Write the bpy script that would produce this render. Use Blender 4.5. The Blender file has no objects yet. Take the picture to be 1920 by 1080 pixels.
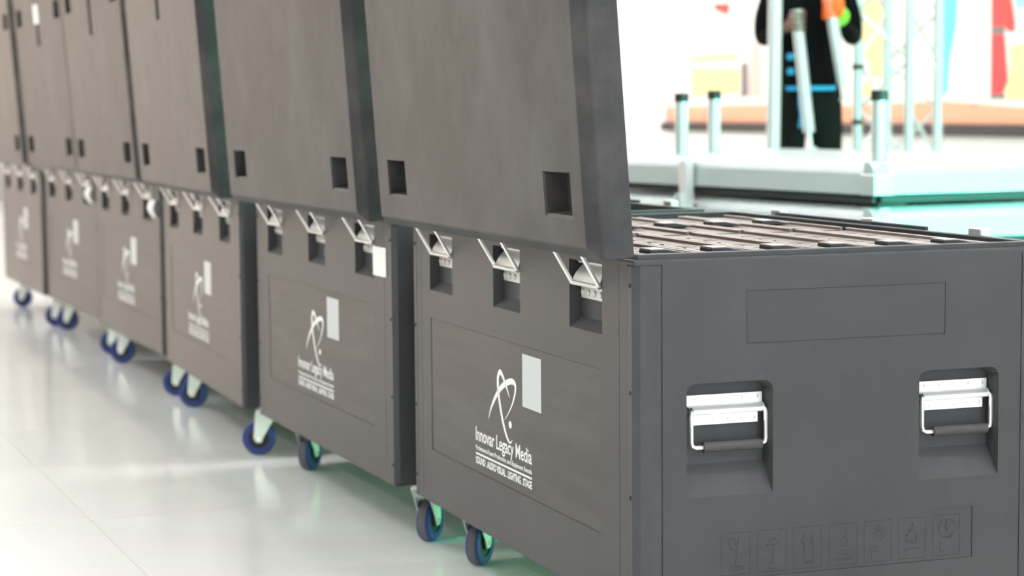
import bpy, bmesh, math, random
from mathutils import Matrix, Vector
R = math.radians
random.seed(7)
scene = bpy.context.scene
COL = scene.collection

# ------------------------------------------------------------------ camera, world, exposure
cam_d = bpy.data.cameras.new('camera')
cam = bpy.data.objects.new('camera', cam_d); COL.objects.link(cam)
rt, up, fw = Vector((.939641, -.342069, -.007981)), Vector((.037152, .078812, .996197)), Vector((.340139, .936364, -.086764))
cam.matrix_world = Matrix((( rt.x, up.x, -fw.x, -1.381), (rt.y, up.y, -fw.y, -3.195), (rt.z, up.z, -fw.z, 1.036), (0, 0, 0, 1)))
cam_d.sensor_width = 36; cam_d.lens = 72.42; cam_d.clip_start = .05; cam_d.clip_end = 200
cam_d.dof.use_dof = True; cam_d.dof.focus_distance = 3.75; cam_d.dof.aperture_fstop = 4.0
scene.camera = cam
world = bpy.data.worlds.new('world'); scene.world = world; world.use_nodes = True
world.node_tree.nodes['Background'].inputs[0].default_value = (.9, .95, 1, 1)
world.node_tree.nodes['Background'].inputs[1].default_value = .3
vs = scene.view_settings
vs.view_transform = 'Standard'; vs.look = 'None'; vs.gamma = 1; vs.use_curve_mapping = False
vs.exposure = 0.3
PANEL_L = 21.0        # ceiling panel radiance
PANEL_R = 34.0        # brighter row along the mural wall
GREEN_W = 170.0

# ------------------------------------------------------------------ materials
MATS = {}
def mat(name, col, rough=.5, metal=0.0, emit=None, emit_s=0, spec=.5, noise=None, bump=None, trans=0.0):
    """noise=(scale, amount, colour2, stretch) mixes a second colour in; bump=(scale, strength)"""
    m = bpy.data.materials.new(name); m.use_nodes = True; nt = m.node_tree; n = nt.nodes; l = nt.links
    b = n['Principled BSDF']
    b.inputs['Base Color'].default_value = (*col, 1); b.inputs['Roughness'].default_value = rough
    b.inputs['Metallic'].default_value = metal; b.inputs['Specular IOR Level'].default_value = spec
    if trans: b.inputs['Transmission Weight'].default_value = trans
    if emit:
        b.inputs['Emission Color'].default_value = (*emit, 1); b.inputs['Emission Strength'].default_value = emit_s
    tc = n.new('ShaderNodeTexCoord')
    if noise:
        sc, amt, c2, st = noise
        mp = n.new('ShaderNodeMapping'); mp.inputs['Scale'].default_value = st; l.new(tc.outputs['Object'], mp.inputs[0])
        t = n.new('ShaderNodeTexNoise'); t.inputs['Scale'].default_value = sc; t.inputs['Detail'].default_value = 6
        t.inputs['Roughness'].default_value = .65; l.new(mp.outputs[0], t.inputs[0])
        rmp = n.new('ShaderNodeValToRGB'); rmp.color_ramp.elements[0].position = .42; rmp.color_ramp.elements[1].position = .75
        rmp.color_ramp.elements[0].color = (0, 0, 0, 1); rmp.color_ramp.elements[1].color = (amt, amt, amt, 1)
        l.new(t.outputs[0], rmp.inputs[0])
        mx = n.new('ShaderNodeMix'); mx.data_type = 'RGBA'; l.new(rmp.outputs[0], mx.inputs[0])
        mx.inputs[6].default_value = (*col, 1); mx.inputs[7].default_value = (*c2, 1)
        l.new(mx.outputs[2], b.inputs['Base Color'])
        mr = n.new('ShaderNodeMapRange'); mr.inputs[3].default_value = rough; mr.inputs[4].default_value = min(1, rough + .18 * amt)
        l.new(t.outputs[0], mr.inputs[0]); l.new(mr.outputs[0], b.inputs['Roughness'])
    if bump:
        t2 = n.new('ShaderNodeTexNoise'); t2.inputs['Scale'].default_value = bump[0]; t2.inputs['Detail'].default_value = 2
        l.new(tc.outputs['Object'], t2.inputs[0])
        bp = n.new('ShaderNodeBump'); bp.inputs['Strength'].default_value = bump[1]; bp.inputs['Distance'].default_value = .001
        l.new(t2.outputs[0], bp.inputs['Height']); l.new(bp.outputs[0], b.inputs['Normal'])
    MATS[name] = m
    return m

PLASTIC = mat('case_plastic', (.043, .044, .047), .46, spec=.33, noise=(3.2, .45, (.080, .078, .079), (1, 1, 1)), bump=(700, .12))
LIDPL   = mat('lid_plastic', (.034, .034, .036), .44, spec=.25, noise=(3.6, .85, (.105, .099, .095), (1, 1, .8)), bump=(700, .10))
INSET   = mat('scuffed_front_panel', (.044, .043, .042), .44, spec=.34, noise=(5, .8, (.104, .097, .092), (1, .35, 2.6)), bump=(500, .12))
ENDLAB  = mat('end_label_plastic', (.045, .047, .052), .48, spec=.35, bump=(900, .05))
PROFILE = mat('corner_profile_plastic', (.044, .046, .050), .44, spec=.33, noise=(14, .4, (.08, .084, .09), (1, 1, .5)))
GROOVESH = mat('groove_shade', (.014, .015, .016), .7)  # dark colour stands in for the shade inside the icon grooves
BLACK   = mat('black_rubber', (.012, .012, .013), .55)
FOAM    = mat('black_foam', (.02, .02, .021), .9)
GRIP    = mat('grip_rubber', (.045, .044, .045), .6)
CHROME  = mat('chrome', (.90, .90, .90), .24, .75)
ZINC    = mat('zinc_plate', (.88, .88, .86), .34, .55, noise=(30, .3, (.75, .75, .73), (1, 1, 1)))
HSTEEL  = mat('hinge_steel', (.62, .62, .60), .42, .5)
WHITEM  = mat('white_zinc_fork', (.78, .80, .77), .35, .35)
BLUE    = mat('blue_tyre', (.012, .035, .19), .42)
TREAD   = mat('worn_tread', (.12, .115, .12), .7)
PRINT   = mat('white_print', (.80, .82, .82), .5)
PRINTG  = mat('pale_print', (.50, .53, .53), .5)
STICK   = mat('white_sticker', (.80, .82, .80), .5, noise=(60, .5, (.6, .62, .6), (1, 1, 1)))
LEDTOP  = mat('led_cabinet_top', (.150, .112, .102), .40, noise=(9, .5, (.20, .15, .138), (1, 1, 1)))
LEDRAIL = mat('led_cabinet_rail', (.36, .28, .26), .30, .4)
LEDBODY = mat('led_cabinet_body', (.035, .034, .036), .5)
LEDSLOT = mat('led_cabinet_slot', (.012, .011, .012), .8)
ALU     = mat('aluminium', (.62, .65, .65), .35, .5, noise=(20, .3, (.52, .55, .55), (1, 1, 1)))
DECKALU = mat('deck_alu_cyan_wash', (.55, .60, .61), .38, .35)  # cool tint in the metal helps paint the cyan lamp wash
PLY     = mat('deck_board', (.42, .45, .46), .35)
DARKRUB = mat('dark_seal', (.03, .032, .032), .6)
WALLW   = mat('white_wall_paint', (.84, .84, .83), .8)
WALLG   = mat('grey_wall_paint', (.42, .41, .40), .8)
CEIL    = mat('ceiling_paint', (.80, .80, .80), .9)
GLOWP   = mat('light_panel_white', (.9, .9, .9), .6, emit=(1, .985, .96), emit_s=PANEL_L)
GLOWR   = mat('light_panel_bright', (.9, .9, .9), .6, emit=(1, .99, .97), emit_s=PANEL_R)
GLOWW   = mat('shop_window_glow', (.9, .8, .7), .6, emit=(1, .77, .60), emit_s=4.6)
GLOWFILL   = mat('cool_fill_glow', (.8, .9, 1), .6, emit=(.82, .92, 1), emit_s=2.2)  # glow of the added fill panel that brightens camera-facing sides
TILE    = mat('polished_tile', (.84, .825, .815), .06, spec=.5, noise=(1.6, .5, (.78, .765, .76), (1, 1, 1)))
GROUT   = mat('tile_joint', (.42, .39, .34), .7)
JACKET  = mat('black_jacket', (.004, .0045, .005), .9, spec=.08)
TROUS   = mat('dark_trousers', (.007, .010, .009), .9, spec=.1)
SKIN    = mat('skin', (.16, .085, .055), .55)
HAIR    = mat('black_hair', (.006, .005, .005), .7)
ORANGE  = mat('orange_glove', (.95, .14, .01), .6)
LIME    = mat('lime_cuff', (.25, .75, .05), .6)
CYANB   = mat('blue_band', (.01, .33, .62), .6)
EYEW    = mat('eye_white', (.8, .8, .78), .3)
PAINTS = {k: mat('mural_' + k, c, .7) for k, c in dict(cream=(.88, .84, .78), salmon=(.86, .40, .26), cyan=(.16, .70, .80), white=(.88, .88, .88),
          red=(.80, .075, .075), grey=(.22, .19, .19), yellow=(.88, .78, .34), pink=(.85, .52, .46), teal=(.35, .70, .68), trim=(.055, .045, .045)).items()}

# ------------------------------------------------------------------ mesh helpers
class MB:
    """collects shapes into one mesh, faces carry a material slot"""
    def __init__(s): s.v, s.f, s.m, s.sm = [], [], [], []
    def add(s, vs_, fs, m=0, smooth=False):
        o = len(s.v); s.v += [tuple(p) for p in vs_]
        for f in fs: s.f.append([i + o for i in f]); s.m.append(m); s.sm.append(smooth)
        return s
    def box(s, lo, hi, m=0):
        x0, y0, z0 = lo; x1, y1, z1 = hi
        return s.add([(x0,y0,z0),(x1,y0,z0),(x1,y1,z0),(x0,y1,z0),(x0,y0,z1),(x1,y0,z1),(x1,y1,z1),(x0,y1,z1)],
                     [(3,2,1,0),(4,5,6,7),(0,1,5,4),(1,2,6,5),(2,3,7,6),(3,0,4,7)], m)
    def loft(s, loops, m=0, smooth=False, cap=True):
        n = len(loops[0]); vs_ = [p for lp in loops for p in lp]; fs = []
        for k in range(len(loops) - 1):
            a, b = k * n, (k + 1) * n
            for i in range(n):
                j = (i + 1) % n; fs.append((a + i, a + j, b + j, b + i))
        if cap: fs.append(tuple(range(n - 1, -1, -1))); fs.append(tuple(range((len(loops) - 1) * n, len(loops) * n)))
        return s.add(vs_, fs, m, smooth)
    def cyl(s, a, b, r, n=16, m=0, r2=None, smooth=True):
        a, b = Vector(a), Vector(b); d = (b - a).normalized(); r2 = r if r2 is None else r2
        h = Vector((0, 0, 1)) if abs(d.z) < .9 else Vector((1, 0, 0)); u = d.cross(h).normalized(); w = d.cross(u)
        lp = lambda c, q: [c + (u * math.cos(t * 2 * math.pi / n) + w * math.sin(t * 2 * math.pi / n)) * q for t in range(n)]
        return s.loft([lp(b, r2), lp(a, r)], m, smooth)
    def tube(s, pts, r, n=10, m=0):
        pts = [Vector(p) for p in pts]; loops = []; u = None
        for i, p in enumerate(pts):
            d = (pts[min(i + 1, len(pts) - 1)] - pts[max(i - 1, 0)]).normalized()
            if u is None:
                h = Vector((0, 0, 1)) if abs(d.z) < .9 else Vector((1, 0, 0)); u = d.cross(h).normalized()
            u = (u - d * u.dot(d)).normalized(); w = d.cross(u)
            loops.append([p + (u * math.cos(-t * 2 * math.pi / n) + w * math.sin(-t * 2 * math.pi / n)) * r for t in range(n)])
        return s.loft(loops[::-1], m, True)
    def lathe(s, prof, axis='z', n=28, m=0, c=(0, 0, 0)):
        """closed profile of (radius, height) pairs, revolved"""
        k = len(prof); vs_ = []
        for i in range(n):
            a = i * 2 * math.pi / n
            for r_, h in prof:
                p = (r_ * math.cos(a), r_ * math.sin(a), h) if axis == 'z' else (r_ * math.cos(a), h, r_ * math.sin(a)) if axis == 'y' else (h, r_ * math.cos(a), r_ * math.sin(a))
                vs_.append((p[0] + c[0], p[1] + c[1], p[2] + c[2]))
        fs = []
        for i in range(n):
            j = (i + 1) % n
            for q in range(k):
                q2 = (q + 1) % k; fs.append((i * k + q, j * k + q, j * k + q2, i * k + q2))
        return s.add(vs_, fs, m, True)
    def sphere(s, c, r, m=0, n=14, sc=(1, 1, 1)):
        vs_, fs = [], []
        h = n // 2
        for i in range(h + 1):
            t = math.pi * i / h
            for j in range(n):
                a = 2 * math.pi * j / n
                vs_.append((c[0] + r * sc[0] * math.sin(t) * math.cos(a), c[1] + r * sc[1] * math.sin(t) * math.sin(a), c[2] + r * sc[2] * math.cos(t)))
        for i in range(h):
            for j in range(n):
                k = (j + 1) % n; fs.append((i * n + j, (i + 1) * n + j, (i + 1) * n + k, i * n + k))
        return s.add(vs_, fs, m, True)
    def mesh(s, name, mats, bevel=0, seg=1, angle=35):
        me = bpy.data.meshes.new(name); me.from_pydata(s.v, [], s.f); 
        for mm in (mats if isinstance(mats, (list, tuple)) else [mats]): me.materials.append(mm)
        me.polygons.foreach_set('material_index', s.m); me.polygons.foreach_set('use_smooth', s.sm)
        bm = bmesh.new(); bm.from_mesh(me)
        bmesh.ops.remove_doubles(bm, verts=bm.verts, dist=1e-6)
        bmesh.ops.recalc_face_normals(bm, faces=bm.faces)
        if bevel:
            ed = [e for e in bm.edges if len(e.link_faces) == 2 and e.calc_face_angle(0) > R(40)]
            bmesh.ops.bevel(bm, geom=ed, offset=bevel, segments=seg, profile=.5, affect='EDGES', clamp_overlap=True)
        bm.to_mesh(me); bm.free()
        if any(s.sm): me.set_sharp_from_angle(angle=R(angle))
        return me

def link(name, me, parent=None, loc=(0, 0, 0), rot=(0, 0, 0)):
    o = bpy.data.objects.new(name, me); COL.objects.link(o)
    o.parent = parent; o.location = loc; o.rotation_euler = rot
    return o
def tag(o, label=None, cat=None, group=None, kind=None):
    if label: o['label'] = label
    if cat: o['category'] = cat
    if group: o['group'] = group
    if kind: o['kind'] = kind
    return o
def thing(name, label, cat, loc=(0, 0, 0), rz=0, group=None):
    o = link(name, None, None, loc, (0, 0, rz)); o.empty_display_size = .1
    return tag(o, label, cat, group)
def boolean(base, cutters, name):
    a = bpy.data.objects.new('tmp_a', base); COL.objects.link(a)
    for i, c in enumerate(cutters):
        b = bpy.data.objects.new('tmp_b', c); COL.objects.link(b)
        md = a.modifiers.new('b%d' % i, 'BOOLEAN'); md.operation = 'DIFFERENCE'; md.object = b; md.solver = 'EXACT'
    dg = bpy.context.evaluated_depsgraph_get(); dg.update()
    me = bpy.data.meshes.new_from_object(a.evaluated_get(dg)); me.name = name
    for o in [o for o in COL.objects if o.name.startswith('tmp_')]: bpy.data.objects.remove(o)
    return me
def text_mesh(body, name, material, width, height=None, offset=0.0):
    """lettering as a flat mesh in its own x/y plane, scaled to width (and height)"""
    cu = bpy.data.curves.new(name, 'FONT'); cu.body = body; cu.size = 1; cu.fill_mode = 'FRONT'; cu.offset = offset; cu.resolution_u = 3; cu.space_character = .97
    o = bpy.data.objects.new('tmp_t', cu); COL.objects.link(o)
    dg = bpy.context.evaluated_depsgraph_get(); dg.update()
    me = bpy.data.meshes.new_from_object(o.evaluated_get(dg)); bpy.data.objects.remove(o)
    xs = [v.co.x for v in me.vertices]; ys = [v.co.y for v in me.vertices]
    sx = width / (max(xs) - min(xs)); sy = height / (max(ys) - min(ys)) if height else sx
    for v in me.vertices: v.co = ((v.co.x - min(xs)) * sx, (v.co.y - min(ys)) * sy, 0)
    me.materials.clear(); me.materials.append(material); me.name = name
    return me

# ================================================================== THE SETTING
X0, X1, Y0, Y1, ZC = -7.0, 5.6, -7.0, 22.0, 4.4
fl = MB().box((X0, Y0, -.06), (X1, Y1, -.0012)).mesh('floor_slab', GROUT)
floor = tag(link('floor', fl), kind='structure')
TS, TR = .80, R(2.0)
tile_m = MB().box((-TS / 2 + .0012, -TS / 2 + .0012, -.010), (TS / 2 - .0012, TS / 2 - .0012, 0)).mesh('floor_tile', TILE)
tx, ty = -.6, 1.25
near_tiles, far_cells = [], []
nx0, nx1 = int((X0 - tx) / TS) - 1, int((X1 - tx) / TS) + 1
ny0, ny1 = int((Y0 - ty) / TS) - 1, int((Y1 - ty) / TS) + 1
def tile_centre(i, j):
    a, b = (i + .5) * TS, (j + .5) * TS
    return tx + a * math.cos(TR) - b * math.sin(TR), ty + a * math.sin(TR) + b * math.cos(TR)
rest = MB()
for i in range(nx0, nx1):
    for j in range(ny0, ny1):
        x, y = tile_centre(i, j)
        if not (X0 + .5 < x < X1 - .5 and Y0 + .5 < y < Y1 - .5): continue
        if -2.9 < x < 1.6 and -.5 < y < 12.5:
            link('floor_tile', tile_m, floor, (x, y, 0), (0, 0, TR))
        else:
            h = TS / 2 - .0012
            c, s_ = math.cos(TR), math.sin(TR)
            cr = [(x + a * c - b * s_, y + a * s_ + b * c) for a, b in ((-h, -h), (h, -h), (h, h), (-h, h))]
            rest.loft([[(p[0], p[1], -.01) for p in cr], [(p[0], p[1], 0) for p in cr]])
ro = link('floor_tiles_beyond', rest.mesh('floor_tiles_beyond', TILE), floor); ro['kind'] = 'stuff'

tag(link('ceiling', MB().box((X0, Y0, ZC), (X1, Y1, ZC + .1)).mesh('ceiling', CEIL)), kind='structure')
tag(link('wall_left', MB().box((X0 - .1, Y0, -.06), (X0, Y1, ZC)).mesh('wall_left', WALLG)), kind='structure')
tag(link('wall_right', MB().box((X1, Y0, -.06), (X1 + .1, Y1, ZC)).mesh('wall_right', WALLW)), kind='structure')
tag(link('wall_front', MB().box((X0, Y0 - .1, -.06), (X1, Y0, ZC)).mesh('wall_front', WALLW)), kind='structure')
tag(link('wall_back', MB().box((X0, Y1, -.06), (X1, Y1 + .1, ZC)).mesh('wall_back', WALLG)), kind='structure')

# ceiling light panels: frame + glowing diffuser
frame_m = MB().box((-.62, -.32, -.03), (.62, -.30, .0)).box((-.62, .30, -.03), (.62, .32, 0)).box((-.62, -.30, -.03), (-.60, .30, 0)).box((.60, -.30, -.03), (.62, .30, 0)).mesh('panel_frame', ALU)
diff_m = MB().box((-.60, -.30, -.022), (.60, .30, -.004)).mesh('panel_diffuser', GLOWP)
diffr_m = MB().box((-.60, -.30, -.022), (.60, .30, -.004)).mesh('panel_diffuser_bright', GLOWR)
for x in (-5.6, -3.3, .7, 4.85):
    for y in (-5, -1.2, 2.6, 6.4, 10.2, 14, 17.8):
        br = x > 3 and 5 < y < 16
        place = {-5.6: 'along the grey left wall', -3.3: 'over the open floor', .7: 'over the flight cases', 4.85: 'along the mural wall'}[x]
        nth = dict(zip((17.8, 14, 10.2, 6.4, 2.6, -1.2, -5), ('first', 'second', 'third', 'fourth', 'fifth', 'sixth', 'seventh')))[y]
        t = thing('ceiling_light', '%s ceiling light panel %s, %s from the far wall' % ('extra bright' if br else 'white', place, nth), 'ceiling light', (x, y, ZC), 0, 'ceiling light panels of the hall')
        link('frame', frame_m, t); link('diffuser', diffr_m if br else diff_m, t)

# lit shop windows on the far wall, warm
for k, (x, z0, z1, wd) in enumerate(((-4.9, .3, 3.6, 2.6), (-1.7, .3, 3.6, 2.6))):
    t = thing('glow_panel', ('warm lit shop window at the left of the far wall', 'warm lit shop window on the far wall behind the case row')[k], 'window', (x, Y1, 0))
    fr = MB().box((-wd / 2 - .08, -.08, z0 - .08), (wd / 2 + .08, -.001, z0)).box((-wd / 2 - .08, -.08, z1), (wd / 2 + .08, -.001, z1 + .08))
    for xx in (-wd / 2 - .08, -.04, wd / 2): fr.box((xx, -.08, z0), (xx + .08, -.001, z1))
    link('frame', fr.mesh('shop_frame', ALU), t)
    for xx in (-wd / 2, .04): link('pane', MB().box((xx, -.03, z0), (xx + wd / 2 - .04, -.012, z1)).mesh('shop_pane', GLOWW), t)

# added cool fill panel behind the camera, framed like a window
t = thing('glow_panel', 'added wide cool fill light panel on the wall behind the camera', 'window', (1.6, Y0, 0))
fr = MB().box((-3.08, .001, .42), (3.08, .08, .50)).box((-3.08, .001, 3.0), (3.08, .08, 3.08))
for xx in (-3.08, -1.04, .96, 3.0): fr.box((xx, .001, .50), (xx + .08, .08, 3.0))
link('frame', fr.mesh('fill_frame', ALU), t)
for xx in (-3.0, -.96, 1.04): link('pane', MB().box((xx, .012, .50), (xx + 1.96, .03, 3.0)).mesh('fill_pane', GLOWFILL), t)

# ================================================================== FLIGHT CASES
W, D, H, ZB = 1.2665, .818, .62, .158
ZT = ZB + H
PK = (.221, .640, 1.060); PW = .1535            # hinge pocket centres and width
def rect(y, x0, x1, z0, z1): return [(x0, y, z0), (x1, y, z0), (x1, y, z1), (x0, y, z1)]

# ---- body shell
base = MB().box((0, 0, ZB), (D, W, ZT)).mesh('b', PLASTIC, .004, 2)
inner = MB().box((.036, .042, ZB + .03), (D - .036, W - .042, ZT + .05)).mesh('c', PLASTIC)
pock = MB()
for c in PK:
    a, b = c - PW / 2, c + PW / 2
    lo = lambda y, d: [(-.02, y - d, ZB + .4797 - .0145), (.024, y, ZB + .497), (.024, y, ZB + .604), (-.02, y - d, ZB + .604)]
    pock.loft([lo(a, .003), lo(b, -.003)])
pock = pock.mesh('c', PLASTIC)
rec = MB()
for sgn, yb in ((1, 0), (-1, W)):
    for x0 in (.098, .556):
        x1 = x0 + .164
        def outline(ins, zb, y):
            pts = [(x0 + ins, zb), (x1 - ins, zb)]
            r_ = .018; zt = .403 - ins
            for k in range(5):
                a = R(90 * k / 4); pts.append((x1 - ins - r_ + r_ * math.cos(a), zt - r_ + r_ * math.sin(a)))
            for k in range(5):
                a = R(90 + 90 * k / 4); pts.append((x0 + ins + r_ + r_ * math.cos(a), zt - r_ + r_ * math.sin(a)))
            return [(p[0], yb + sgn * y, ZB + p[1]) for p in pts]
        rec.loft([outline(-.002, .190, -.010), outline(.003, .258, .034)])
rec = rec.mesh('c', PLASTIC)
thin = MB()
thin.box((-.01, .1543, ZB + .1228), (.0016, 1.1349, ZB + .4176))                 # front inset
for sgn, y in ((1, 0), (-1, W)):
    for (x0, x1, z0, z1, dp) in ((.2108, .6074, .4687, .5616, .0012), (.1482, .6687, .0565, .1507, .0014)):
        thin.box((x0, min(y - sgn * .01, y + sgn * dp), ZB + z0), (x1, max(y - sgn * .01, y + sgn * dp), ZB + z1))
thin.box((-.01, .0655, ZB + .02), (.003, .0670, ZT - .012)).box((-.01, W - .0670, ZB + .02), (.003, W - .0655, ZT - .012))
thin = thin.mesh('c', PLASTIC)
def lprof(dx, dy, out, th, ch):
    return [(-out, dy), (-out, ch), (ch, -out), (dx, -out), (dx, th), (ch + .002, th), (th, ch + .002), (th, dy)]
def corner_xf(pts, k):
    return [(p[0] if k in (0, 1) else D - p[0], p[1] if k in (0, 2) else W - p[1]) for p in pts]
notch = MB()
for k in range(4):
    q = corner_xf(lprof(.0515, .0312, .02, .0035, .009), k)
    notch.loft([[(a, b, ZB + .006) for a, b in q], [(a, b, ZT - .009) for a, b in q]])
notch = notch.mesh('c', PLASTIC)
BODY = boolean(base, [inner, pock, rec, thin, notch], 'case_body')
BODY.materials.clear(); BODY.materials.append(PLASTIC)
for pgn in BODY.polygons: pgn.use_smooth = False
cp = []
for k in range(4):
    q = corner_xf(lprof(.050, .030, .0006, .0033, .0105), k)
    cp.append(MB().loft([[(a, b, ZB + .007) for a, b in q], [(a, b, ZT - .010) for a, b in q]]).mesh('corner_profile', PROFILE, .0006))
def screw_mesh(ax):
    return MB().lathe([(.0001, 0), (.0042, 0), (.0042, .0012), (.0030, .0018), (.0012, .0018), (.0012, .0008), (.0001, .0008)], ax, 12).mesh('screw', BLACK)
SCREW_X = screw_mesh('x')
INSETM = MB().box((.0010, .1555, ZB + .1240), (.0019, 1.1337, ZB + .4164)).mesh('front_inset', INSET)
LABELM = MB().box((.2120, .0006, ZB + .4699), (.6062, .0016, ZB + .5604)).mesh('end_label', ENDLAB, .0003)
rim = MB()
def ring(i0, i1, z0, z1):
    a = (i0, i0, D - i0, W - i0); b = (i1, i1, D - i1, W - i1)
    lo = lambda r_, z: [(r_[0], r_[1], z), (r_[2], r_[1], z), (r_[2], r_[3], z), (r_[0], r_[3], z)]
    rim.loft([lo(a, z0), lo(a, z1), lo(b, z1), lo(b, z0), lo(a, z0)], cap=False)
ring(.010, .030, ZT - .002, ZT + .009)
RIM = rim.mesh('rim_lip', PROFILE, .0012)
FOAMM = MB().box((.040, .046, ZB + .031), (D - .040, W - .046, ZB + .20)).mesh('foam_block', FOAM)

# ---- printed logo, lettering (flat print standing a hair proud of the inset)
PX = .0006
def ribbon(pts, ws):
    mb = MB(); n = len(pts); L, Rr = [], []
    for i in range(n):
        a = Vector(pts[max(i - 1, 0)]); b = Vector(pts[min(i + 1, n - 1)]); d = (b - a).normalized(); nr = Vector((-d.y, d.x))
        p = Vector(pts[i]); L.append(p + nr * ws[i] / 2); Rr.append(p - nr * ws[i] / 2)
    vs_ = [(PX, q.x, ZB + q.y) for q in L] + [(PX, q.x, ZB + q.y) for q in Rr]
    mb.add(vs_, [(i, i + 1, n + i + 1, n + i) for i in range(n - 1)])
    return mb
def smooth(pts, k=5):
    out = []
    for i in range(len(pts) - 1):
        p0, p1, p2, p3 = [Vector(pts[min(max(i + d, 0), len(pts) - 1)]) for d in (-1, 0, 1, 2)]
        for q in range(k):
            t = q / k
            out.append(.5 * ((2 * p1) + (p2 - p0) * t + (2 * p0 - 5 * p1 + 4 * p2 - p3) * t * t + (3 * p1 - p0 - 3 * p2 + p3) * t ** 3))
    out.append(Vector(pts[-1])); return out
SA = smooth([(.7554,.2455),(.744,.263),(.7271,.282),(.7014,.3036),(.6725,.3214),(.6442,.3324),(.6198,.3386),(.6018,.3382),(.5934,.3307),(.5972,.3155),(.6105,.296),(.6299,.277),(.6574,.2568)])
SB = smooth([(.6283,.3046),(.6376,.3162),(.6504,.328),(.665,.3412),(.6824,.3502),(.6951,.3391),(.6965,.3208),(.6916,.3003),(.6824,.2774),(.6681,.2508),(.6502,.2279),(.6374,.2178),(.6253,.2142),(.6139,.2213)])
wa = [.0015 + .011 * math.sin(math.pi * (i / (len(SA) - 1)) ** .8) ** 1.3 for i in range(len(SA))]
wb = [.0013 + .0105 * math.sin(math.pi * (i / (len(SB) - 1)) ** .9) ** .9 for i in range(len(SB))]
LOGO = MB()
for r_ in (ribbon(SA, wa), ribbon(SB, wb)): LOGO.add(r_.v, r_.f)
LOGO.add([(PX, .6253 + .0085 * math.cos(a * math.pi / 9), ZB + .2508 + .0075 * math.sin(a * math.pi / 9)) for a in range(18)], [tuple(range(17, -1, -1))])
LOGO = LOGO.mesh('orbit_logo', PRINT)
def text_on_front(body, y_left, z0, width, height, offset=0.0, m=PRINT):
    me = text_mesh(body, 'lettering', m, width, height, offset)
    for v in me.vertices: v.co = (PX, y_left - v.co.x, ZB + z0 + v.co.y)
    return me
TX1 = text_on_front('Innovar Legacy Media', .837, .1800, .333, .0385, .013)
TX2 = text_on_front('Professional Event Production, and Equipment Rentals', .837, .1672, .333, .0125, .018)
TX3 = text_on_front('SOUND . AUDIO VISUAL . LIGHTING . STAGE', .837, .1405, .333, .0158, .035)
RULE = MB().add([(PX, .837, ZB + .1600), (PX, .504, ZB + .1600), (PX, .504, ZB + .1640), (PX, .837, ZB + .1640)], [(0, 1, 2, 3)]).mesh('rule_line', PRINT)
SQUARE = MB().add([(PX, .554, ZB + .2973), (PX, .450, ZB + .2973), (PX, .450, ZB + .4014), (PX, .554, ZB + .4014)], [(0, 1, 2, 3)]).mesh('printed_square', PRINTG)

# ---- handling icons on the end face, flat ribbons with groove shade painted dark
def icon_strokes(k):
    c = lambda cx, cy, rx, ry, a0=0, a1=360, n=14: [(cx + rx * math.cos(R(a0 + (a1 - a0) * i / n)), cy + ry * math.sin(R(a0 + (a1 - a0) * i / n))) for i in range(n + 1)]
    if k == 0: return [[(.28, .88), (.30, .66), (.42, .58), (.52, .56), (.50, .20)], [(.28, .88), (.44, .84), (.50, .78), (.44, .70), (.54, .74), (.60, .86)], [(.60, .86), (.56, .62), (.52, .56)], [(.28, .12), (.76, .12), (.74, .19), (.30, .19), (.28, .12)]]
    if k == 1: return [[(.30, .62), (.40, .74), (.56, .80), (.70, .74), (.78, .62), (.68, .66), (.56, .62), (.42, .66), (.30, .62)], [(.54, .62), (.54, .26), (.48, .20), (.42, .24)], [(.62, .88), (.70, .82)], [(.74, .90), (.82, .84)], [(.40, .06), (.62, .06)]]
    if k == 2: return [[(.38, .62), (.26, .62), (.40, .84), (.46, .84)], [(.38, .66), (.38, .22)], [(.70, .62), (.58, .62), (.70, .84), (.76, .84)], [(.68, .66), (.68, .22)], [(.34, .16), (.74, .16), (.72, .12), (.36, .12), (.34, .16)]]
    if k == 3: return [[(.36, .82), (.44, .90), (.58, .90), (.64, .80), (.58, .70), (.50, .68), (.60, .66), (.66, .56), (.58, .46), (.44, .46), (.36, .54)], [(.34, .34), (.74, .34)], [(.34, .26), (.72, .26)], [(.24, .16), (.84, .16), (.80, .12), (.26, .12), (.24, .16)]]
    if k == 4: return [[(.54 + .10 * math.cos(R(a)), .70 + .08 * math.sin(R(a))), (.54 + .26 * math.cos(R(a)), .70 + .21 * math.sin(R(a)))][::1] for a in range(0, 360, 40)] if False else \
        [[(.54 + .07 * math.cos(R(a)), .68 + .05 * math.sin(R(a))), (.54 + .25 * math.cos(R(a)), .68 + .20 * math.sin(R(a)))] for a in range(10, 360, 40)] + [[(.26, .06), (.28, .26), (.52, .26)], [(.18, .32), (.34, .36), (.50, .34)]]
    if k == 5: return [[(.36, .36), (.28, .48), (.26, .60), (.34, .56), (.38, .72), (.44, .66), (.52, .88), (.56, .64), (.64, .60), (.66, .48), (.60, .34)], [(.42, .36), (.48, .46), (.56, .36)], [(.24, .24), (.80, .24)], [(.24, .17), (.24, .24)]]
    return [c(.52, .66, .30, .24, 20, 340), [(.52, .88), (.52, .60), (.44, .74), (.52, .88)], [(.40, .46), (.72, .46)], [(.26, .40), (.26, .10), (.40, .10)]]
def stroke_xz(mb, pts, w, y):
    n = len(pts)
    for i in range(n - 1):
        a, b = Vector(pts[i]), Vector(pts[i + 1]); d = b - a
        if d.length < 1e-6: continue
        nr = Vector((-d.y, d.x)).normalized() * w / 2
        q = [a + nr, b + nr, b - nr, a - nr]
        mb.add([(p.x, y, ZB + p.y) for p in q], [(0, 1, 2, 3)])
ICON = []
bx0, bw, bp = .1635, .0555, .0705
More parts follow.
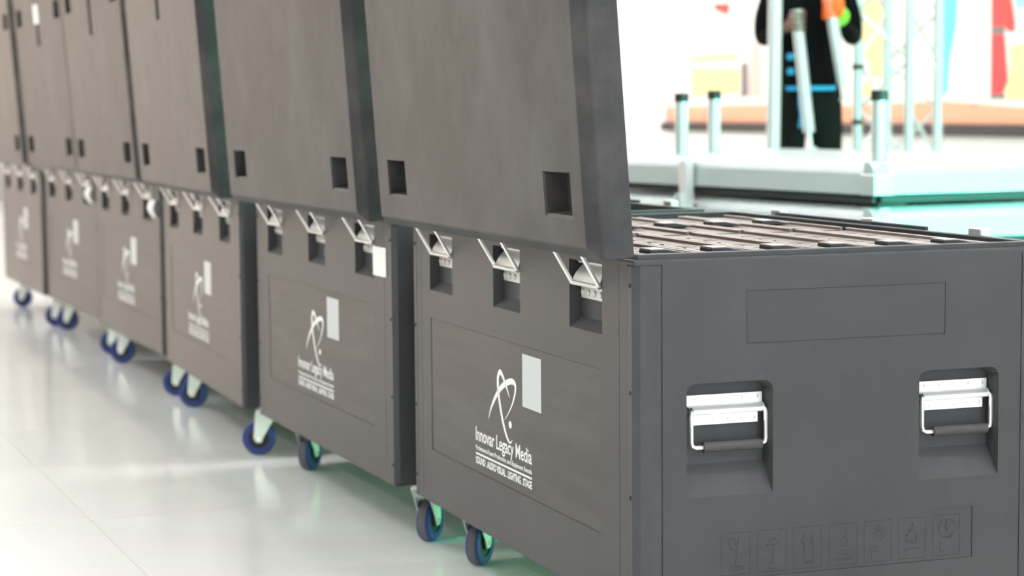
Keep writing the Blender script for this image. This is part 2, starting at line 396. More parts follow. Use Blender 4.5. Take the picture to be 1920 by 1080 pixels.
for k in range(7):
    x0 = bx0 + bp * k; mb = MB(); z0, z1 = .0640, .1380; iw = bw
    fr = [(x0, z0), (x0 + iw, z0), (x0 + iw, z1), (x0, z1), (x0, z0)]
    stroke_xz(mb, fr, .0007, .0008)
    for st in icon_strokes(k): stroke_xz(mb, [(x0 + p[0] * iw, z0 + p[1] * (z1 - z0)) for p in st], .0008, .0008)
    ICON.append(mb.mesh('handling_icon', GROOVESH))
mb = MB(); stroke_xz(mb, [(.1487, .0570), (.6682, .0570), (.6682, .1502)], .0011, .0008); ICON_EDGE = mb.mesh('icon_border', GROOVESH)

# ---- lid (modelled standing open: rim plane at x = 0, outer face at x = -T)
T, CH = .078, .021
lo = lambda x, i: [(x, i, i), (x, W - i, i), (x, W - i, D - i), (x, i, D - i)]
lid_base = MB().loft([lo(0, 0), lo(-(T - CH), 0), lo(-T, CH)]).mesh('b', LIDPL, .003, 2)
lcut = MB().box((-.030, .030, .030), (.02, W - .030, D - .030)).mesh('c', LIDPL)
lp = MB()
for y0, y1 in ((.075, .205), (W - .230, W - .100)):
    for z0, z1 in ((.070, .148), (D - .166, D - .088)):
        q = lambda x, i, dz: [(x, y0 + i, z0 + dz), (x, y1 - i, z0 + dz), (x, y1 - i, z1 - i), (x, y0 + i, z1 - i)]
        lp.loft([q(-T - .01, -.004, -.016), q(-T + .004, .001, .004), q(-.034, .002, .004)])
lp.loft([[(x, W / 2 - a, .545 + a * .2), (x, W / 2 + a, .545 + a * .2), (x, W / 2 + a, .748), (x, W / 2 - a, .748)] for x, a in ((-T - .01, .030), (-T + .03, .026))])
lpm = lp.mesh('c', LIDPL)
LID = boolean(lid_base, [lcut, lpm], 'lid_shell')
LID.materials.clear(); LID.materials.append(LIDPL)
LIDFOAM = MB().box((-.029, .031, .031), (-.012, W - .031, D - .031)).mesh('lid_foam', FOAM)
LIDLEAF = MB().box((-.046, -.030, -.0022), (-.020, .060, .0005)).mesh('lid_leaf', ZINC, .0006)

# ---- hinge with stay bars (origin at the pocket centre, on the front plane)
HZ = ZB
LEAF = MB().box((.0200, -.066, HZ + .533), (.0236, .070, HZ + .556)).mesh('lower_leaf', HSTEEL, .0008)
screws = MB()
for k in range(5): screws.lathe([(.0001, .0200), (.0062, .0200), (.0056, .0176), (.003, .0166), (.0001, .0166)], 'x', 12, 0, (0, -.054 + .0285 * k, HZ + .5445))
SCREWS = screws.mesh('leaf_screws', HSTEEL)
sp = MB(); prof = []
for k in range(9):
    t = k / 8; prof.append((.0005 + .018 * t ** 1.6, HZ + .562 + .036 * t, .066 - .016 * t ** 2))
sp.loft([[(x, -w_, z), (x, w_, z), (x + .0015, w_, z), (x + .0015, -w_, z)] for x, z, w_ in prof])
SPRING = sp.mesh('spring_plate', HSTEEL)
BARREL = MB().cyl((0, -.066, HZ + .562), (0, .067, HZ + .562), .0042).cyl((.017, -.060, HZ + .601), (.017, .066, HZ + .601), .0045).mesh('barrel', HSTEEL)
def flat_bar(y):
    a, b = Vector((-.001, 0, HZ + .564)), Vector((-.0345, 0, HZ + .6215)); d = (b - a).normalized(); nn = Vector((-d.z, 0, d.x)) * .0026
    q = [a + nn, a - nn, b - nn, b + nn]
    return MB().loft([[(p.x, y - .0055, p.z) for p in q], [(p.x, y + .0055, p.z) for p in q]]).mesh('stay_bar', CHROME, .0005)
BARS = [flat_bar(.0655), flat_bar(-.0675)]

# ---- spring handle (origin at the recess left edge on the end plane, y into the case)
def rivets(zc, xs, y):
    mb = MB()
    for x in xs: mb.lathe([(.0001, y), (.0038, y), (.0036, y - .0012), (.002, y - .0020), (.0012, y - .0012), (.0001, y - .0012)], 'y', 12, 0, (x, 0, zc))
    return mb
HPL = MB().box((.012, .0300, ZB + .3605), (.159, .0335, ZB + .3800)).mesh('upper_plate', ZINC, .0008)
fold = MB()
fp = [(.0305, .3620), (.0230, .3595), (.0185, .3540), (.0190, .3480), (.0250, .3450), (.0320, .3460)]
fold.loft([[(x + (.003 if (i % 2) else 0), y, ZB + z) for y, z in fp] for i, x in enumerate([.012 + .0147 * k for k in range(11)])], 0, True)
HFOLD = fold.mesh('spring_fold', ZINC)
HLOW = MB().box((.024, .0290, ZB + .3265), (.150, .0325, ZB + .3500)).mesh('lower_plate', ZINC, .0008)
rv = rivets(ZB + .3725, [.025 + .0305 * k for k in range(5)], .0300); r2 = rivets(ZB + .336, [.034 + .0265 * k for k in range(5)], .0290); rv.add(r2.v, r2.f, 0, True)
HRIV = rv.mesh('rivets', CHROME)
bail = [(.020, .022, ZB + .3535), (.0165, .018, ZB + .3505), (.0155, .017, ZB + .345), (.0155, .017, ZB + .300), (.0175, .017, ZB + .2925), (.025, .017, ZB + .2895),
        (.150, .017, ZB + .2895), (.1575, .017, ZB + .2925), (.1595, .017, ZB + .300), (.1595, .017, ZB + .345), (.1585, .018, ZB + .3505), (.155, .022, ZB + .3535)]
HBAIL = MB().tube(bail, .0040).mesh('bail', CHROME)
HGRIP = MB().cyl((.038, .017, ZB + .2895), (.150, .017, ZB + .2895), .0092, 18).mesh('grip', GRIP)
SPR = MB()
for k in range(3): SPR.lathe([(.0070 + .0014 * math.cos(a), .0014 * math.sin(a) + .013 + .003 * k) for a in [i * math.pi / 3 for i in range(6)]], 'x', 14, 0, (0, .0255, ZB + .3515))
HSPR = SPR.mesh('coil_spring', BLACK)

# ---- swivel caster (origin: mounting point on the floor; wheel trails in +y)
TRL, WR = .032, .051
CPLATE = MB().box((-.045, -.045, ZB - .005), (.045, .045, ZB)).cyl((0, 0, ZB - .020), (0, 0, ZB - .005), .030, 20).mesh('mount_plate', WHITEM)
fk = MB()
for s_ in (-1, 1):
    x0, x1 = (.019, .0225) if s_ > 0 else (-.0225, -.019)
    pr_ = [(-.030, ZB - .020), (.040, ZB - .020), (TRL + .016, WR + .002), (TRL + .008, WR - .012), (TRL - .008, WR - .012), (TRL - .014, WR + .004)]
    fk.loft([[(x0, a, b) for a, b in pr_], [(x1, a, b) for a, b in pr_]])
fk.box((-.0225, -.030, ZB - .024), (.0225, .040, ZB - .019))
CFORK = fk.mesh('fork', WHITEM, .0012)
CWHEEL = MB().lathe([(.031, -.0155), (.047, -.0155), (.0505, -.012), (WR, -.006), (WR, .006), (.0505, .012), (.047, .0155), (.031, .0155)], 'x', 36, 0, (0, TRL, WR)).mesh('tyre', BLUE)
CTREAD = MB().lathe([(.0495, -.0105), (WR + .0003, -.0085), (WR + .0003, .0085), (.0495, .0105)], 'x', 36, 0, (0, TRL, WR)).mesh('tread', TREAD)
CHUB = MB().lathe([(.004, -.017), (.014, -.017), (.016, -.012), (.030, -.012), (.0315, -.014), (.0315, .014), (.030, .012), (.016, .012), (.014, .017), (.004, .017)], 'x', 28, 0, (0, TRL, WR)).mesh('hub', BLACK)
CAXLE = MB().cyl((-.026, TRL, WR), (.026, TRL, WR), .006, 10).mesh('axle_bolt', CHROME)

KEEPER = MB().box((D - .012, -.022, ZT - .004), (D + .010, .022, ZT + .022)).mesh('latch_keeper', ALU, .002)
BACKRAIL = MB().box((D - .012, .40, ZT + .006), (D - .002, 1.05, ZT + .016)).mesh('back_rail', PROFILE, .0015)

def make_case(loc, rz, label, swivels, lean=4.0, detail=True):
    t = thing('flight_case', label, 'flight case', loc, rz, 'row of open flight cases')
    b = link('body', BODY, t)
    link('front_inset', INSETM, b); link('rim_lip', RIM, b); link('foam_block', FOAMM, t)
    link('orbit_logo', LOGO, b)['label'] = 'white orbit logo with a dot'
    link('lettering', TX1, b); link('lettering', TX2, b); link('lettering', TX3, b); link('rule_line', RULE, b)
    link('printed_square', SQUARE, b)['label'] = 'pale printed square above the lettering'
    for k in range(4):
        c = link('corner_profile', cp[k], t)
        if k in (0, 1) and detail:
            for z in (.576, .392, .21, .05): link('screw', SCREW_X, c, (-.0006, .0185 if k == 0 else W - .0185, ZB + z), (0, 0, math.pi)) 
    # end faces: the near one is shown in the photograph
    link('end_label', LABELM, b)
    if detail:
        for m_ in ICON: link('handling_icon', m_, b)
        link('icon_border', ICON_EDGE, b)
    for (x0, y0, rr) in ((.098, 0, 0), (.556, 0, 0), (.262, W, math.pi), (.720, W, math.pi)):
        h = link('handle', HPL, t, (x0, y0, 0), (0, 0, rr)); h['label'] = 'chrome spring handle with black grip'
        for nm, m_ in (('spring_fold', HFOLD), ('lower_plate', HLOW), ('bail', HBAIL), ('grip', HGRIP), ('coil_spring', HSPR)): link(nm, m_, h)
        link('rivets', HRIV, h)['kind'] = 'stuff'      # (rivet heads and leaf screws are too small to pick apart)
    for c in PK:
        h = link('hinge', LEAF, t, (0, c, 0)); h['label'] = 'chrome lid stay hinge'
        for nm, m_ in (('spring_plate', SPRING), ('barrel', BARREL), ('stay_bar', BARS[0]), ('stay_bar', BARS[1])): link(nm, m_, h)
        link('leaf_screws', SCREWS, h)['kind'] = 'stuff'
    ld = link('lid', LID, t, (.001, 0, ZT + .0055), (0, R(-lean), 0))
    link('lid_foam', LIDFOAM, ld)
    for c in PK: link('lid_leaf', LIDLEAF, ld, (0, c, 0))
    for k, y in enumerate((.22, .633, 1.05)): link('latch_keeper', KEEPER, t, (0, y, 0))
    link('back_rail', BACKRAIL, t)
    for (x, y), a in zip(((.100, .090), (.105, W - .105), (D - .085, .090), (D - .085, W - .105)), swivels):
        c = link('caster', CPLATE, t, (x, y, 0), (0, 0, R(a))); c['label'] = 'swivel caster with blue wheel'
        for nm, m_ in (('fork', CFORK), ('tyre', CWHEEL), ('hub', CHUB), ('tread', CTREAD), ('axle_bolt', CAXLE)): link(nm, m_, c)
    return t, b, ld

CASES = [
 ((0, 0, 0), 0, 'nearest black flight case, end handles and handling icons in full view', (-20, -44, 10, 40)),
 ((-.0182, 1.3606, 0), 1.37, 'second black flight case from the camera, white sticker beside its hinge', (-44, -42, 20, 70)),
 ((-.0668, 2.7619, 0), -.36, 'third black flight case from the camera, blue wheel at its near corner', (70, 62, 20, 70)),
 ((-.0497, 4.1480, 0), 1.50, 'fourth black flight case from the camera, curled white tape by its hinge', (66, 60, 20, 70)),
 ((-.0614, 5.5405, 0), 2.41, 'fifth black flight case from the camera, white sticker high on its lid', (64, 60, 20, 70)),
 ((-.1299, 6.8294, 0), 1.95, 'farthest black flight case at the left edge of the photo', (64, 62, 20, 70)),
]
made = [make_case(l, R(a), lb, sw) for l, a, lb, sw in CASES]
def sticker(parent, y0, y1, z0, z1, curl=0.0, x=-.0008, name='sticker'):
    mb = MB(); n = 8; lp_ = []
    for k in range(n + 1):
        t = k / n; z = z0 + (z1 - z0) * t; dx = x - curl * math.sin(t * math.pi * .9)
        lp_.append([(dx, y0, z), (dx, y1, z), (dx - .0008, y1, z), (dx - .0008, y0, z)])
    return link(name, mb.loft(lp_, 0, True).mesh(name, STICK), parent)
s = sticker(made[1][1], .050, .149, ZB + .487, ZB + .556); s['label'] = 'white paper sticker'
s = sticker(made[3][1], .035, .125, ZB + .495, ZB + .560, .018, name='tape'); s['label'] = 'curled white tape'
s = sticker(made[4][1], .060, .160, ZB + .490, ZB + .560, .020, name='tape'); s['label'] = 'curled white tape'
s = sticker(made[4][2], .585, .695, .650, .735, 0, -T - .0005); s['label'] = 'white sticker'

# ================================================================== LED PANEL CABINETS standing in the nearest case
pitch = .1185
def led_meshes():
    L_ = .565; wd = pitch - .006; zt = ZT + .002; out = {}
    out['cabinet_body'] = MB().box((0, 0, ZB + .205), (wd, L_, zt - .012)).mesh('cabinet_body', LEDBODY, .002)
    out['edge_plate'] = MB().box((.006, .004, zt - .0125), (wd - .006, L_ - .004, zt - .004)).mesh('edge_plate', LEDTOP, .001)
    out['rail'] = [MB().box((x, .002, zt - .0125), (x + .0075, L_ - .002, zt + .0022)).mesh('rail', LEDRAIL, .001) for x in (.001, wd - .0085)]
    out['slot'] = MB().box((-.016, -.0018, 0), (.016, .0018, .0008)).mesh('slot', LEDSLOT)
    out['pin'] = MB().cyl((0, 0, 0), (0, 0, .0030), .0055, 8, 0, .0035).mesh('pin', LEDSLOT)
    w = MB(); q = [(0, 0), (0, .0095), (.030, .0095), (.068, .003), (.068, 0)]
    w.loft([[(x, 0, z) for x, z in q], [(x, .050, z) for x, z in q]])
    out['latch_handle'] = w.mesh('latch_handle', LEDBODY, .0015)
    out['latch_top'] = MB().loft([[(x, y, z) for x, y, z in ((.001, .002, .0097), (.030, .002, .0097), (.066, .002, .0034), (.066, .048, .0034), (.030, .048, .0097), (.001, .048, .0097))],
                                  [(x, y, z + .0012) for x, y, z in ((.001, .002, .0097), (.030, .002, .0097), (.066, .002, .0034), (.066, .048, .0034), (.030, .048, .0097), (.001, .048, .0097))]]).mesh('latch_top', ALU)
    return out, wd, zt, L_
LM, LW_, LZ, LL = led_meshes()
ordn = ('first', 'second', 'third', 'fourth', 'fifth', 'sixth')
for row, y in enumerate((.056, .640)):
    for k in range(6):
        x = .052 + pitch * k
        lab = '%s %s in the nearest open case, %s the hinged lid' % (('near-end' if row == 0 else 'far-end'), 'LED panel cabinet', ordn[k] + ' from')
        t = thing('led_panel_cabinet', lab, 'LED panel', (x, y, 0), 0, 'LED panel cabinets in the nearest case')
        link('cabinet_body', LM['cabinet_body'], t); link('edge_plate', LM['edge_plate'], t)
        for m_ in LM['rail']: link('rail', m_, t)
        for yy in (.15, .175, .235, .26, .39, .415, .47): link('slot', LM['slot'], t, (.066, yy, LZ - .0045), (0, 0, R(12)))
        for yy in (.20, .30, .36, .44): link('pin', LM['pin'], t, (.040, yy, LZ - .0045))
        hy = (.045 if row == 0 else .20)
        h = link('latch_handle', LM['latch_handle'], t, (.022, hy, LZ - .002)); link('latch_top', LM['latch_top'], h)

# ================================================================== STAGE DECK STACK behind the nearest case
DA = R(7.5)
deck_org = (1.971, 2.62)
def dw(x, y): return (deck_org[0] + x * math.cos(DA) - y * math.sin(DA), deck_org[1] + x * math.sin(DA) + y * math.cos(DA))
DX, DY, DT = 1.10, 2.05, .105
def side_rail(length):
    """extruded aluminium profile with a rounded top, along +x, outer face at y = 0"""
    pf = [(0, 0), (0, .068), (.005, .084), (.016, .097), (.034, .105), (.060, .105), (.060, 0)]
    return MB().loft([[(0, y, z) for y, z in pf], [(length, y, z) for y, z in pf]]).mesh('side_rail', DECKALU, .001)
RX, RY = side_rail(DX), side_rail(DY)
BOARD = MB().box((.05, .05, .085), (DX - .05, DY - .05, .1063)).mesh('deck_board', PLY)
SEALX = MB().box((.05, .030, -.030), (DX - .05, .055, -.004)).mesh('edge_seal', DARKRUB, .004, 2)
SEALY = MB().box((.030, .05, -.030), (.055, DY - .05, -.004)).mesh('edge_seal', DARKRUB, .004, 2)
CORN = MB().loft([[(-.003, -.003, z), (.075, -.003, z), (.075, .02, z), (.02, .075, z), (-.003, .075, z)] for z in (-.002, .066)]).mesh('corner_casting', ALU, .003)
BLOCK = MB().box((.05, .05, 0), (.17, .17, .0432)).mesh('stacking_block', DARKRUB, .003)
dnames = ('topmost', 'second', 'third', 'fourth', 'lowest')
for k in range(5):
    z = .750 - .15 * k
    px, py = dw(0, 0)
    t = thing('stage_deck', '%s aluminium stage deck in the stack behind the nearest case' % dnames[k] if k != 1 else 'aluminium stage deck second from the top of the stack', 'stage deck', (px, py, z), DA, 'stacked stage decks')
    link('side_rail', RX, t); link('side_rail', RX, t, (DX, DY, 0), (0, 0, math.pi))
    link('side_rail', RY, t, (0, DY, 0), (0, 0, -math.pi / 2)); link('side_rail', RY, t, (DX, 0, 0), (0, 0, math.pi / 2))
    link('deck_board', BOARD, t); link('edge_seal', SEALX, t); link('edge_seal', SEALY, t)
    for (a, b, r_) in ((0, 0, 0), (DX, 0, 90), (DX, DY, 180), (0, DY, 270)):
        link('corner_casting', CORN, t, (a, b, 0), (0, 0, R(r_)))
        link('stacking_block', BLOCK, t, (a, b, -.0435 if k < 4 else -.15), (0, 0, R(r_))).scale.z = 1 if k < 4 else .15 / .0432
# leg stubs standing on the deck
post_m = MB().lathe([(.021, 0), (.026, 0), (.026, .27), (.021, .27)], 'z', 24).mesh('post_tube', ALU)
cap_m = MB().cyl((0, 0, .255), (0, 0, .297), .0275, 24).mesh('post_cap', BLACK)
for lab, wx, wy, z, hh in (('short aluminium leg tube with black cap at the near corner of the deck stack', 2.085, 2.79, .857, .77),
                      ('short aluminium leg tube with black cap, left of the two at the far deck end', 1.895, 3.93, .857, .78),
                      ('short aluminium leg tube with black cap, right of the two at the far deck end', 2.165, 4.21, .857, .82)):
    t = thing('leg_tube', lab, 'leg tube', (wx, wy, z), 0, 'leg tubes on the deck stack'); t.scale = (1, 1, hh)
    link('tube', post_m, t); link('cap', cap_m, t)
# clamp on the left face of the stack
t = thing('deck_clamp', 'grey clamp gripping the left side of the deck stack', 'clamp', (*dw(-.030, 1.09), .70))
link('clamp_body', MB().box((-.010, -.030, -.05), (.025, .030, .145)).mesh('clamp_body', ALU, .004, 2), t)
link('clamp_foot', MB().cyl((-.012, 0, -.045), (-.012, 0, .02), .026, 16).mesh('clamp_foot', ALU), t)

# tall pole in front of the person
t = thing('aluminium_pole', 'tall thin aluminium pole standing left of the person', 'pole', (2.871, 5.10, 0))
link('tube', MB().cyl((0, 0, .01), (.035, 0, 2.6), .031, 20).mesh('pole_tube', ALU), t)
link('base_plate', MB().cyl((0, 0, 0), (0, 0, .012), .12, 24).mesh('pole_base', ALU), t)

# box truss tower
t = thing('truss_tower', 'aluminium box truss tower with diagonal lacing by the mural', 'truss', (3.98, 5.88, 0), R(-20 + 50))
s2 = .145
link('base_plate', MB().box((-.25, -.25, 0), (.25, .25, .012)).mesh('truss_base', ALU, .002), t)
chord = MB().cyl((0, 0, .012), (0, 0, 3.0), .025, 16).mesh('chord', ALU)
cor = [(-s2, -s2), (s2, -s2), (s2, s2), (-s2, s2)]
for a, b in cor: link('chord', chord, t, (a, b, 0))
nz = 6; hz = 2.9 / nz
brace = {}
for f_ in range(4):
    (a, b), (c, d) = cor[f_], cor[(f_ + 1) % 4]
    up_m = MB().cyl((a, b, 0), (c, d, hz / 2), .010, 8).mesh('brace', ALU); dn_m = MB().cyl((c, d, 0), (a, b, hz / 2), .010, 8).mesh('brace', ALU)
    for k in range(nz):
        link('brace', up_m, t, (0, 0, .05 + hz * k)); link('brace', dn_m, t, (0, 0, .05 + hz * (k + .5)))
BAND = MB().lathe([(.0252, -.012), (.030, -.012), (.030, .012), (.0252, .012)], 'z', 16).mesh('cable_tie', BLACK)
for z in (1.23, .955): link('cable_tie', BAND, t, (-s2, s2, z))

# ================================================================== MURAL on the right wall
t = thing('mural_banner', 'bright painted mural banner with red, cyan and salmon shapes', 'mural', (X1, 0, 0))
link('backing', MB().box((-.012, 2.0, .92), (-.001, 12.22, 3.2)).mesh('mural_backing', PAINTS['cream']), t)
link('bottom_trim', MB().box((-.05, 2.0, .845), (-.001, 12.30, .915)).mesh('mural_trim', PAINTS['trim'], .004), t)
link('side_trim', MB().box((-.03, 12.22, .915), (-.001, 12.26, 3.2)).mesh('mural_side_trim', ALU), t)
SH = [
 ('salmon', [(12.22,.92),(12.22,1.04),(10.64,1.05),(9.21,1.04),(8.06,1.06),(7.19,1.02),(4.5,1.05),(2.0,1.03),(2.0,.92)]),
 ('cyan', [(8.09,2.4),(7.87,2.4),(7.89,1.68),(7.91,1.52),(7.98,1.32),(8.0,1.11),(8.1,1.09),(8.08,1.36)]),
 ('white', [(7.87,2.3),(7.54,2.3),(7.54,1.66),(7.52,1.18),(7.55,1.08),(7.7,1.03),(7.85,1.07),(7.91,1.19)]),
 ('red', [(7.53,2.2),(7.31,2.2),(7.31,1.65),(7.27,1.51),(7.28,1.46),(7.35,1.47),(7.38,1.5),(7.52,1.5)]),
 ('grey', [(7.52,1.50),(7.38,1.5),(7.38,1.45),(7.52,1.46)]),
 ('red', [(7.52,1.46),(7.38,1.45),(7.34,1.18),(7.39,1.1),(7.52,1.1)]),
 ('grey', [(7.52,1.10),(7.37,1.1),(7.37,1.07),(7.52,1.07)]),
 ('teal', [(7.29,2.0),(7.0,2.0),(7.05,1.60),(7.27,1.60)]),
 ('yellow', [(9.04,2.1),(8.66,2.1),(8.66,1.72),(8.68,1.27),(8.92,1.21),(9.05,1.42)]),
 ('yellow', [(7.33,1.38),(7.0,1.41),(6.9,1.06),(7.36,1.07),(7.31,1.28)]),
 ('pink', [(10.72,1.49),(10.58,1.51),(10.54,1.11),(10.75,1.1)]),
 ('grey', [(10.89,1.36),(10.77,1.37),(10.76,1.12),(10.89,1.1)]),
 ('red', [(11.38,1.83),(11.08,1.82),(11.11,1.73),(11.33,1.78)]),
 ('yellow', [(11.79,1.44),(10.92,1.44),(10.92,1.39),(11.79,1.39)]),
 ('yellow', [(11.77,1.34),(10.92,1.32),(10.92,1.14),(11.77,1.12)]),
 ('yellow', [(9.08,1.18),(8.94,1.20),(8.95,1.10),(9.05,1.10)]), ('pink', [(8.8,1.24),(8.72,1.23),(8.72,1.12),(8.8,1.14)]),
 ('cyan', [(6.4,2.2),(5.9,2.3),(5.8,1.3),(6.2,1.2)]), ('yellow', [(5.2,2.4),(4.4,2.5),(4.3,1.5),(5.0,1.3)]), ('red', [(3.8,2.2),(3.3,2.2),(3.2,1.2),(3.7,1.2)]),
]
for c_, pts in SH:
    link('painted_shape', MB().loft([[(-.012, y, z) for y, z in pts], [(-.0155, y, z) for y, z in pts]]).mesh('painted_shape', PAINTS[c_]), t)

# low riser the person stands on
t = thing('stage_riser', 'low grey riser under the person behind the deck stack', 'riser', (3.25, 5.60, 0), R(-20))
link('top_board', MB().box((-.36, -.35, .125), (.36, .35, .155)).mesh('riser_top', PLY, .003), t)
for a in (-.32, .32):
    for b in (-.3, .3): link('leg', MB().box((a - .03, b - .03, 0), (a + .03, b + .03, .125)).mesh('riser_leg', ALU), t)

# ================================================================== PERSON
def skin_mesh(name, chains, root, mats, sub=2):
    """chains: list of lists of (x,y,z,rx,ry); the first vertex of a later chain may repeat an earlier position to branch"""
    vs_, es, rad, key = [], [], [], {}
    for ch in chains:
        prev = None
        for (x, y, z, a, b) in ch:
            k = (round(x, 4), round(y, 4), round(z, 4))
            if k not in key: key[k] = len(vs_); vs_.append((x, y, z)); rad.append((a, b))
            i = key[k]
            if prev is not None and prev != i: es.append((prev, i))
            prev = i
    me = bpy.data.meshes.new(name); me.from_pydata(vs_, es, [])
    o = bpy.data.objects.new('tmp_s', me); COL.objects.link(o)
    sk = o.modifiers.new('skin', 'SKIN'); sk.use_smooth_shade = True
    for i, sv in enumerate(me.skin_vertices[0].data): sv.radius = rad[i]; sv.use_root = (i == root)
    ss = o.modifiers.new('sub', 'SUBSURF'); ss.levels = sub; ss.render_levels = sub
    dg = bpy.context.evaluated_depsgraph_get(); dg.update()
    out = bpy.data.meshes.new_from_object(o.evaluated_get(dg)); out.name = name
    bpy.data.objects.remove(o)
    out.materials.clear()
    for m_ in mats: out.materials.append(m_)
    return out
per = thing('person', 'person in black jacket and dark trousers holding two leg tubes', 'person', (3.32, 5.59, .155), R(-20)); per.scale = (.88, 1, 1)
P = (0, 0, .96, .150, .115)
torso = [P, (0, 0, 1.10, .150, .112), (0, 0, 1.26, .170, .122), (0, .005, 1.40, .170, .115), (0, .01, 1.49, .085, .075), (0, 0, 1.545, .064, .064), (0, -.015, 1.605, .082, .086), (0, -.02, 1.69, .098, .108), (0, -.012, 1.775, .078, .085)]
chains = [torso]
hands = {-1: (-.095, -.235, 1.275), 1: (.075, -.245, 1.335)}
for s_ in (-1, 1):
    chains.append([torso[3], (s_ * .19, .01, 1.425, .068, .070), (s_ * .235, .02, 1.32, .058, .060), (s_ * .245, .01, 1.20, .052, .054),
                   (s_ * .20, -.10, 1.22, .044, .044), (hands[s_][0] + s_ * .045, hands[s_][1] + .06, hands[s_][2] - .025, .030, .032), (hands[s_][0] + s_ * .022, hands[s_][1] + .028, hands[s_][2], .024, .036)])
    chains.append([P, (s_ * .095, 0, .86, .100, .110), (s_ * .105, -.005, .52, .072, .078), (s_ * .11, .02, .30, .058, .062), (s_ * .11, .03, .09, .046, .050), (s_ * .118, -.10, .04, .046, .034), (s_ * .12, -.16, .035, .036, .026)])
BODYM = skin_mesh('person_body', chains, 0, [JACKET, TROUS, SKIN, BLACK])
for pgn in BODYM.polygons:
    c = pgn.center
    pgn.material_index = 3 if c.z < .10 else 1 if c.z < .955 else 2 if (c.z > 1.555 or (c.y < -.19 and c.z > 1.0)) else 0
body = link('body', BODYM, per)
# face and hair
for s_ in (-1, 1):
    link('eye', MB().sphere((s_ * .033, -.108, 1.705), .012).mesh('eye', EYEW), body)
    link('iris', MB().sphere((s_ * .033, -.1175, 1.705), .006).mesh('iris', HAIR), body)
    link('eyebrow', MB().box((s_ * .033 - .018, -.124, 1.724), (s_ * .033 + .018, -.106, 1.730)).mesh('eyebrow', HAIR, .002), body)
    link('ear', MB().sphere((s_ * .090, -.012, 1.69), .028, 0, 12, (.35, .7, 1.1)).mesh('ear', SKIN), body)
link('nose', MB().loft([[(-.010, -.105, 1.710), (.010, -.105, 1.710), (.006, -.116, 1.710), (-.006, -.116, 1.710)], [(-.017, -.105, 1.668), (.017, -.105, 1.668), (.009, -.137, 1.672), (-.009, -.137, 1.672)]]).mesh('nose', SKIN, .003, 2), body)
link('mouth', MB().sphere((0, -.100, 1.645), .024, 0, 14, (1, .55, .35)).mesh('mouth', SKIN), body)
hr = MB().sphere((0, .012, 1.735), .100, 0, 20, (.90, 1.08, .98)); link('hair', hr.mesh('hair', HAIR), per)
# belt band, cord
link('waist_band', MB().lathe([(.155, -.010), (.172, -.010), (.172, .010), (.155, .010)], 'z', 32).mesh('waist_band', CYANB), per, (0, 0, .965)).scale = (1, .80, 1)
link('blue_cord', MB().tube([(-.06, -.140, .955), (-.065, -.150, .90), (-.055, -.146, .84), (-.065, -.15, .78)], .013).mesh('cord', CYANB), per)
for z in (1.03, 1.10): link('chest_tag', MB().box((-.126, -.098, z), (-.090, -.060, z + .03)).mesh('chest_tag', CYANB, .003), per)
# hands: palm plus five bent fingers closing on a tube that passes through `c`
def hand(c, s_, m_, name):
    cx, cy, cz = c; mb = MB(); rr = .034
    mb.sphere((cx + s_ * .030, cy + .022, cz), .036, 0, 14, (.55, .9, 1.15))
    for k, (ln, dz) in enumerate(((.9, .036), (1.0, .012), (.95, -.012), (.8, -.034))):
        pts = []
        for q in range(6):
            a = R(20 + q * 38 * ln); pts.append((cx + s_ * rr * math.cos(a), cy + .006 - rr * math.sin(a), cz + dz - .002 * q))
        mb.tube(pts, .0095, 8); mb.sphere(pts[-1], .0095, 0, 8)
    th = [(cx + s_ * .030, cy + .034, cz + .028), (cx + s_ * .004, cy + .040, cz + .044), (cx - s_ * .022, cy + .030, cz + .046), (cx - s_ * .034, cy + .012, cz + .042)]
    mb.tube(th, .0105, 8); mb.sphere(th[-1], .0105, 0, 8)
    return link(name, mb.mesh(name, m_), per)
hand(hands[-1], -1, SKIN, 'hand'); hand(hands[1], 1, ORANGE, 'glove')
link('glove_back', MB().sphere((hands[1][0] + .030, hands[1][1] + .012, hands[1][2] + .01), .055, 0, 16, (.85, .9, 1.1)).mesh('glove_back', ORANGE), per)
link('cuff', MB().cyl((hands[1][0] + .045, hands[1][1] + .05, hands[1][2] - .02), (hands[1][0] + .075, hands[1][1] + .085, hands[1][2] - .045), .046, 16).mesh('cuff', LIME), per)
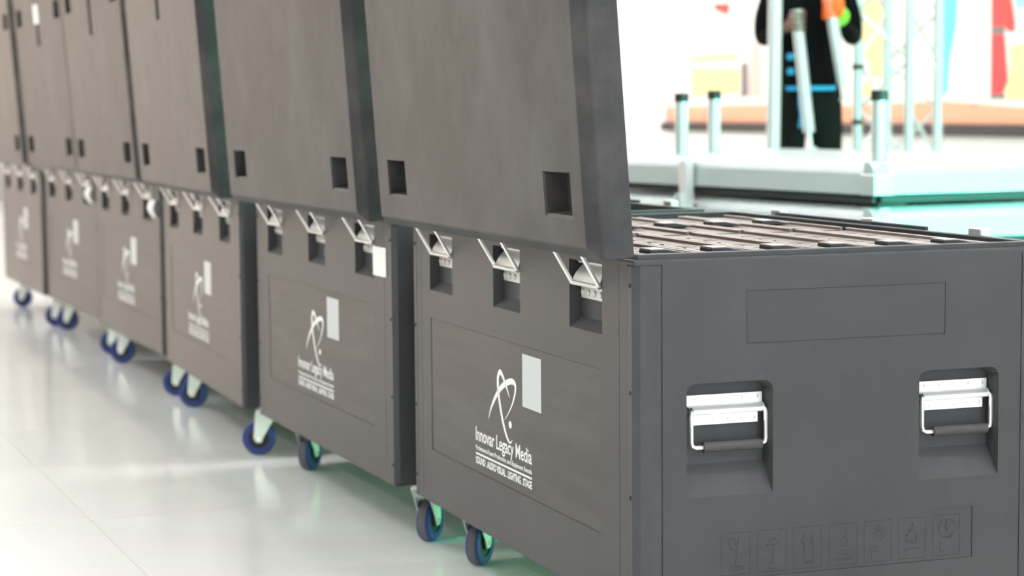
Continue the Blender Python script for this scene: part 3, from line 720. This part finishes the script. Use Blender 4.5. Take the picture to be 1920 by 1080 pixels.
# the two leg tubes in the hands (world placed, touching the hands)
pm = Matrix.Translation((3.32, 5.59, .155)) @ Matrix.Rotation(R(-20), 4, 'Z') @ Matrix.Diagonal((.88, 1, 1, 1))
def held(label, c, off_top, off_bot):
    top = pm @ Vector((c[0] + off_top[0], c[1] + off_top[1], c[2] + off_top[2])); bot = pm @ Vector((c[0] + off_bot[0], c[1] + off_bot[1], c[2] + off_bot[2]))
    t = thing('held_leg_tube', label, 'leg tube', tuple(bot), 0, 'leg tubes held by the person')
    d = top - bot; u_ = d.normalized(); z = Vector((0, 0, 0))
    link('tube', MB().cyl(u_ * .085, d, .0265, 18).mesh('held_tube', ALU), t)
    link('foot_screw', MB().cyl(u_ * .02, u_ * .09, .010, 12).mesh('foot_screw', ZINC), t)
    link('foot_pad', MB().cyl((0, 0, 0), (0, 0, .018), .034, 18, 0, .022).mesh('foot_pad', ALU), t)
held('long aluminium leg tube held low in the bare hand of the person', hands[-1], (-.008, 0, .05), (.070, -.02, -.60))
held('aluminium leg tube in the orange gloved hand of the person', hands[1], (-.02, 0, .10), (.085, 0, -.43))

# ================================================================== GREEN STAGE LIGHTS (out of frame, right of the row)
def par_light(label, loc, target, power, col, spread=115):
    t = thing('par_light', label, 'stage light', (loc[0], loc[1], 0))
    d = (Vector(target) - Vector(loc)); d.normalize(); up0 = Vector((0, 0, loc[2]))
    can = MB().cyl(up0 - d * .16, up0 + d * .03, .085, 24, 0, .098); can.cyl(up0 - d * .2, up0 - d * .16, .05, 24, 0, .085)
    link('can', can.mesh('par_can', BLACK), t)
    lens = mat('green_lens', (.1, .9, .5), .3, emit=col, emit_s=30); link('lens', MB().cyl(up0 + d * .030, up0 + d * .034, .088, 24).mesh('par_lens', lens), t)
    side = d.cross(Vector((0, 0, 1))).normalized()
    link('stand', MB().tube([up0 + side * .10, Vector((0, 0, .02)) + side * .10, Vector((0, 0, .012)) - side * .10, up0 - side * .10], .008).mesh('par_stand', BLACK), t)
    ld = bpy.data.lights.new('par_beam', 'SPOT'); ld.energy = power; ld.color = col; ld.spot_size = R(spread); ld.spot_blend = .6; ld.shadow_soft_size = .08
    lo_ = bpy.data.objects.new('par_beam', ld); COL.objects.link(lo_); lo_.parent = t; lo_.location = up0 + d * .05
    lo_.rotation_euler = d.to_track_quat('-Z', 'Y').to_euler()
par_light('green stage light on the floor right of the nearest case', (2.9, .35, .25), (.3, 1.6, .05), GREEN_W * 1.3, (.03, 1, .32), 100)
par_light('cyan green stage light on the floor beside the deck stack', (3.5, .6, 1.15), (2.2, 2.9, .80), GREEN_W * 3.0, (.01, 1, .70), 126)
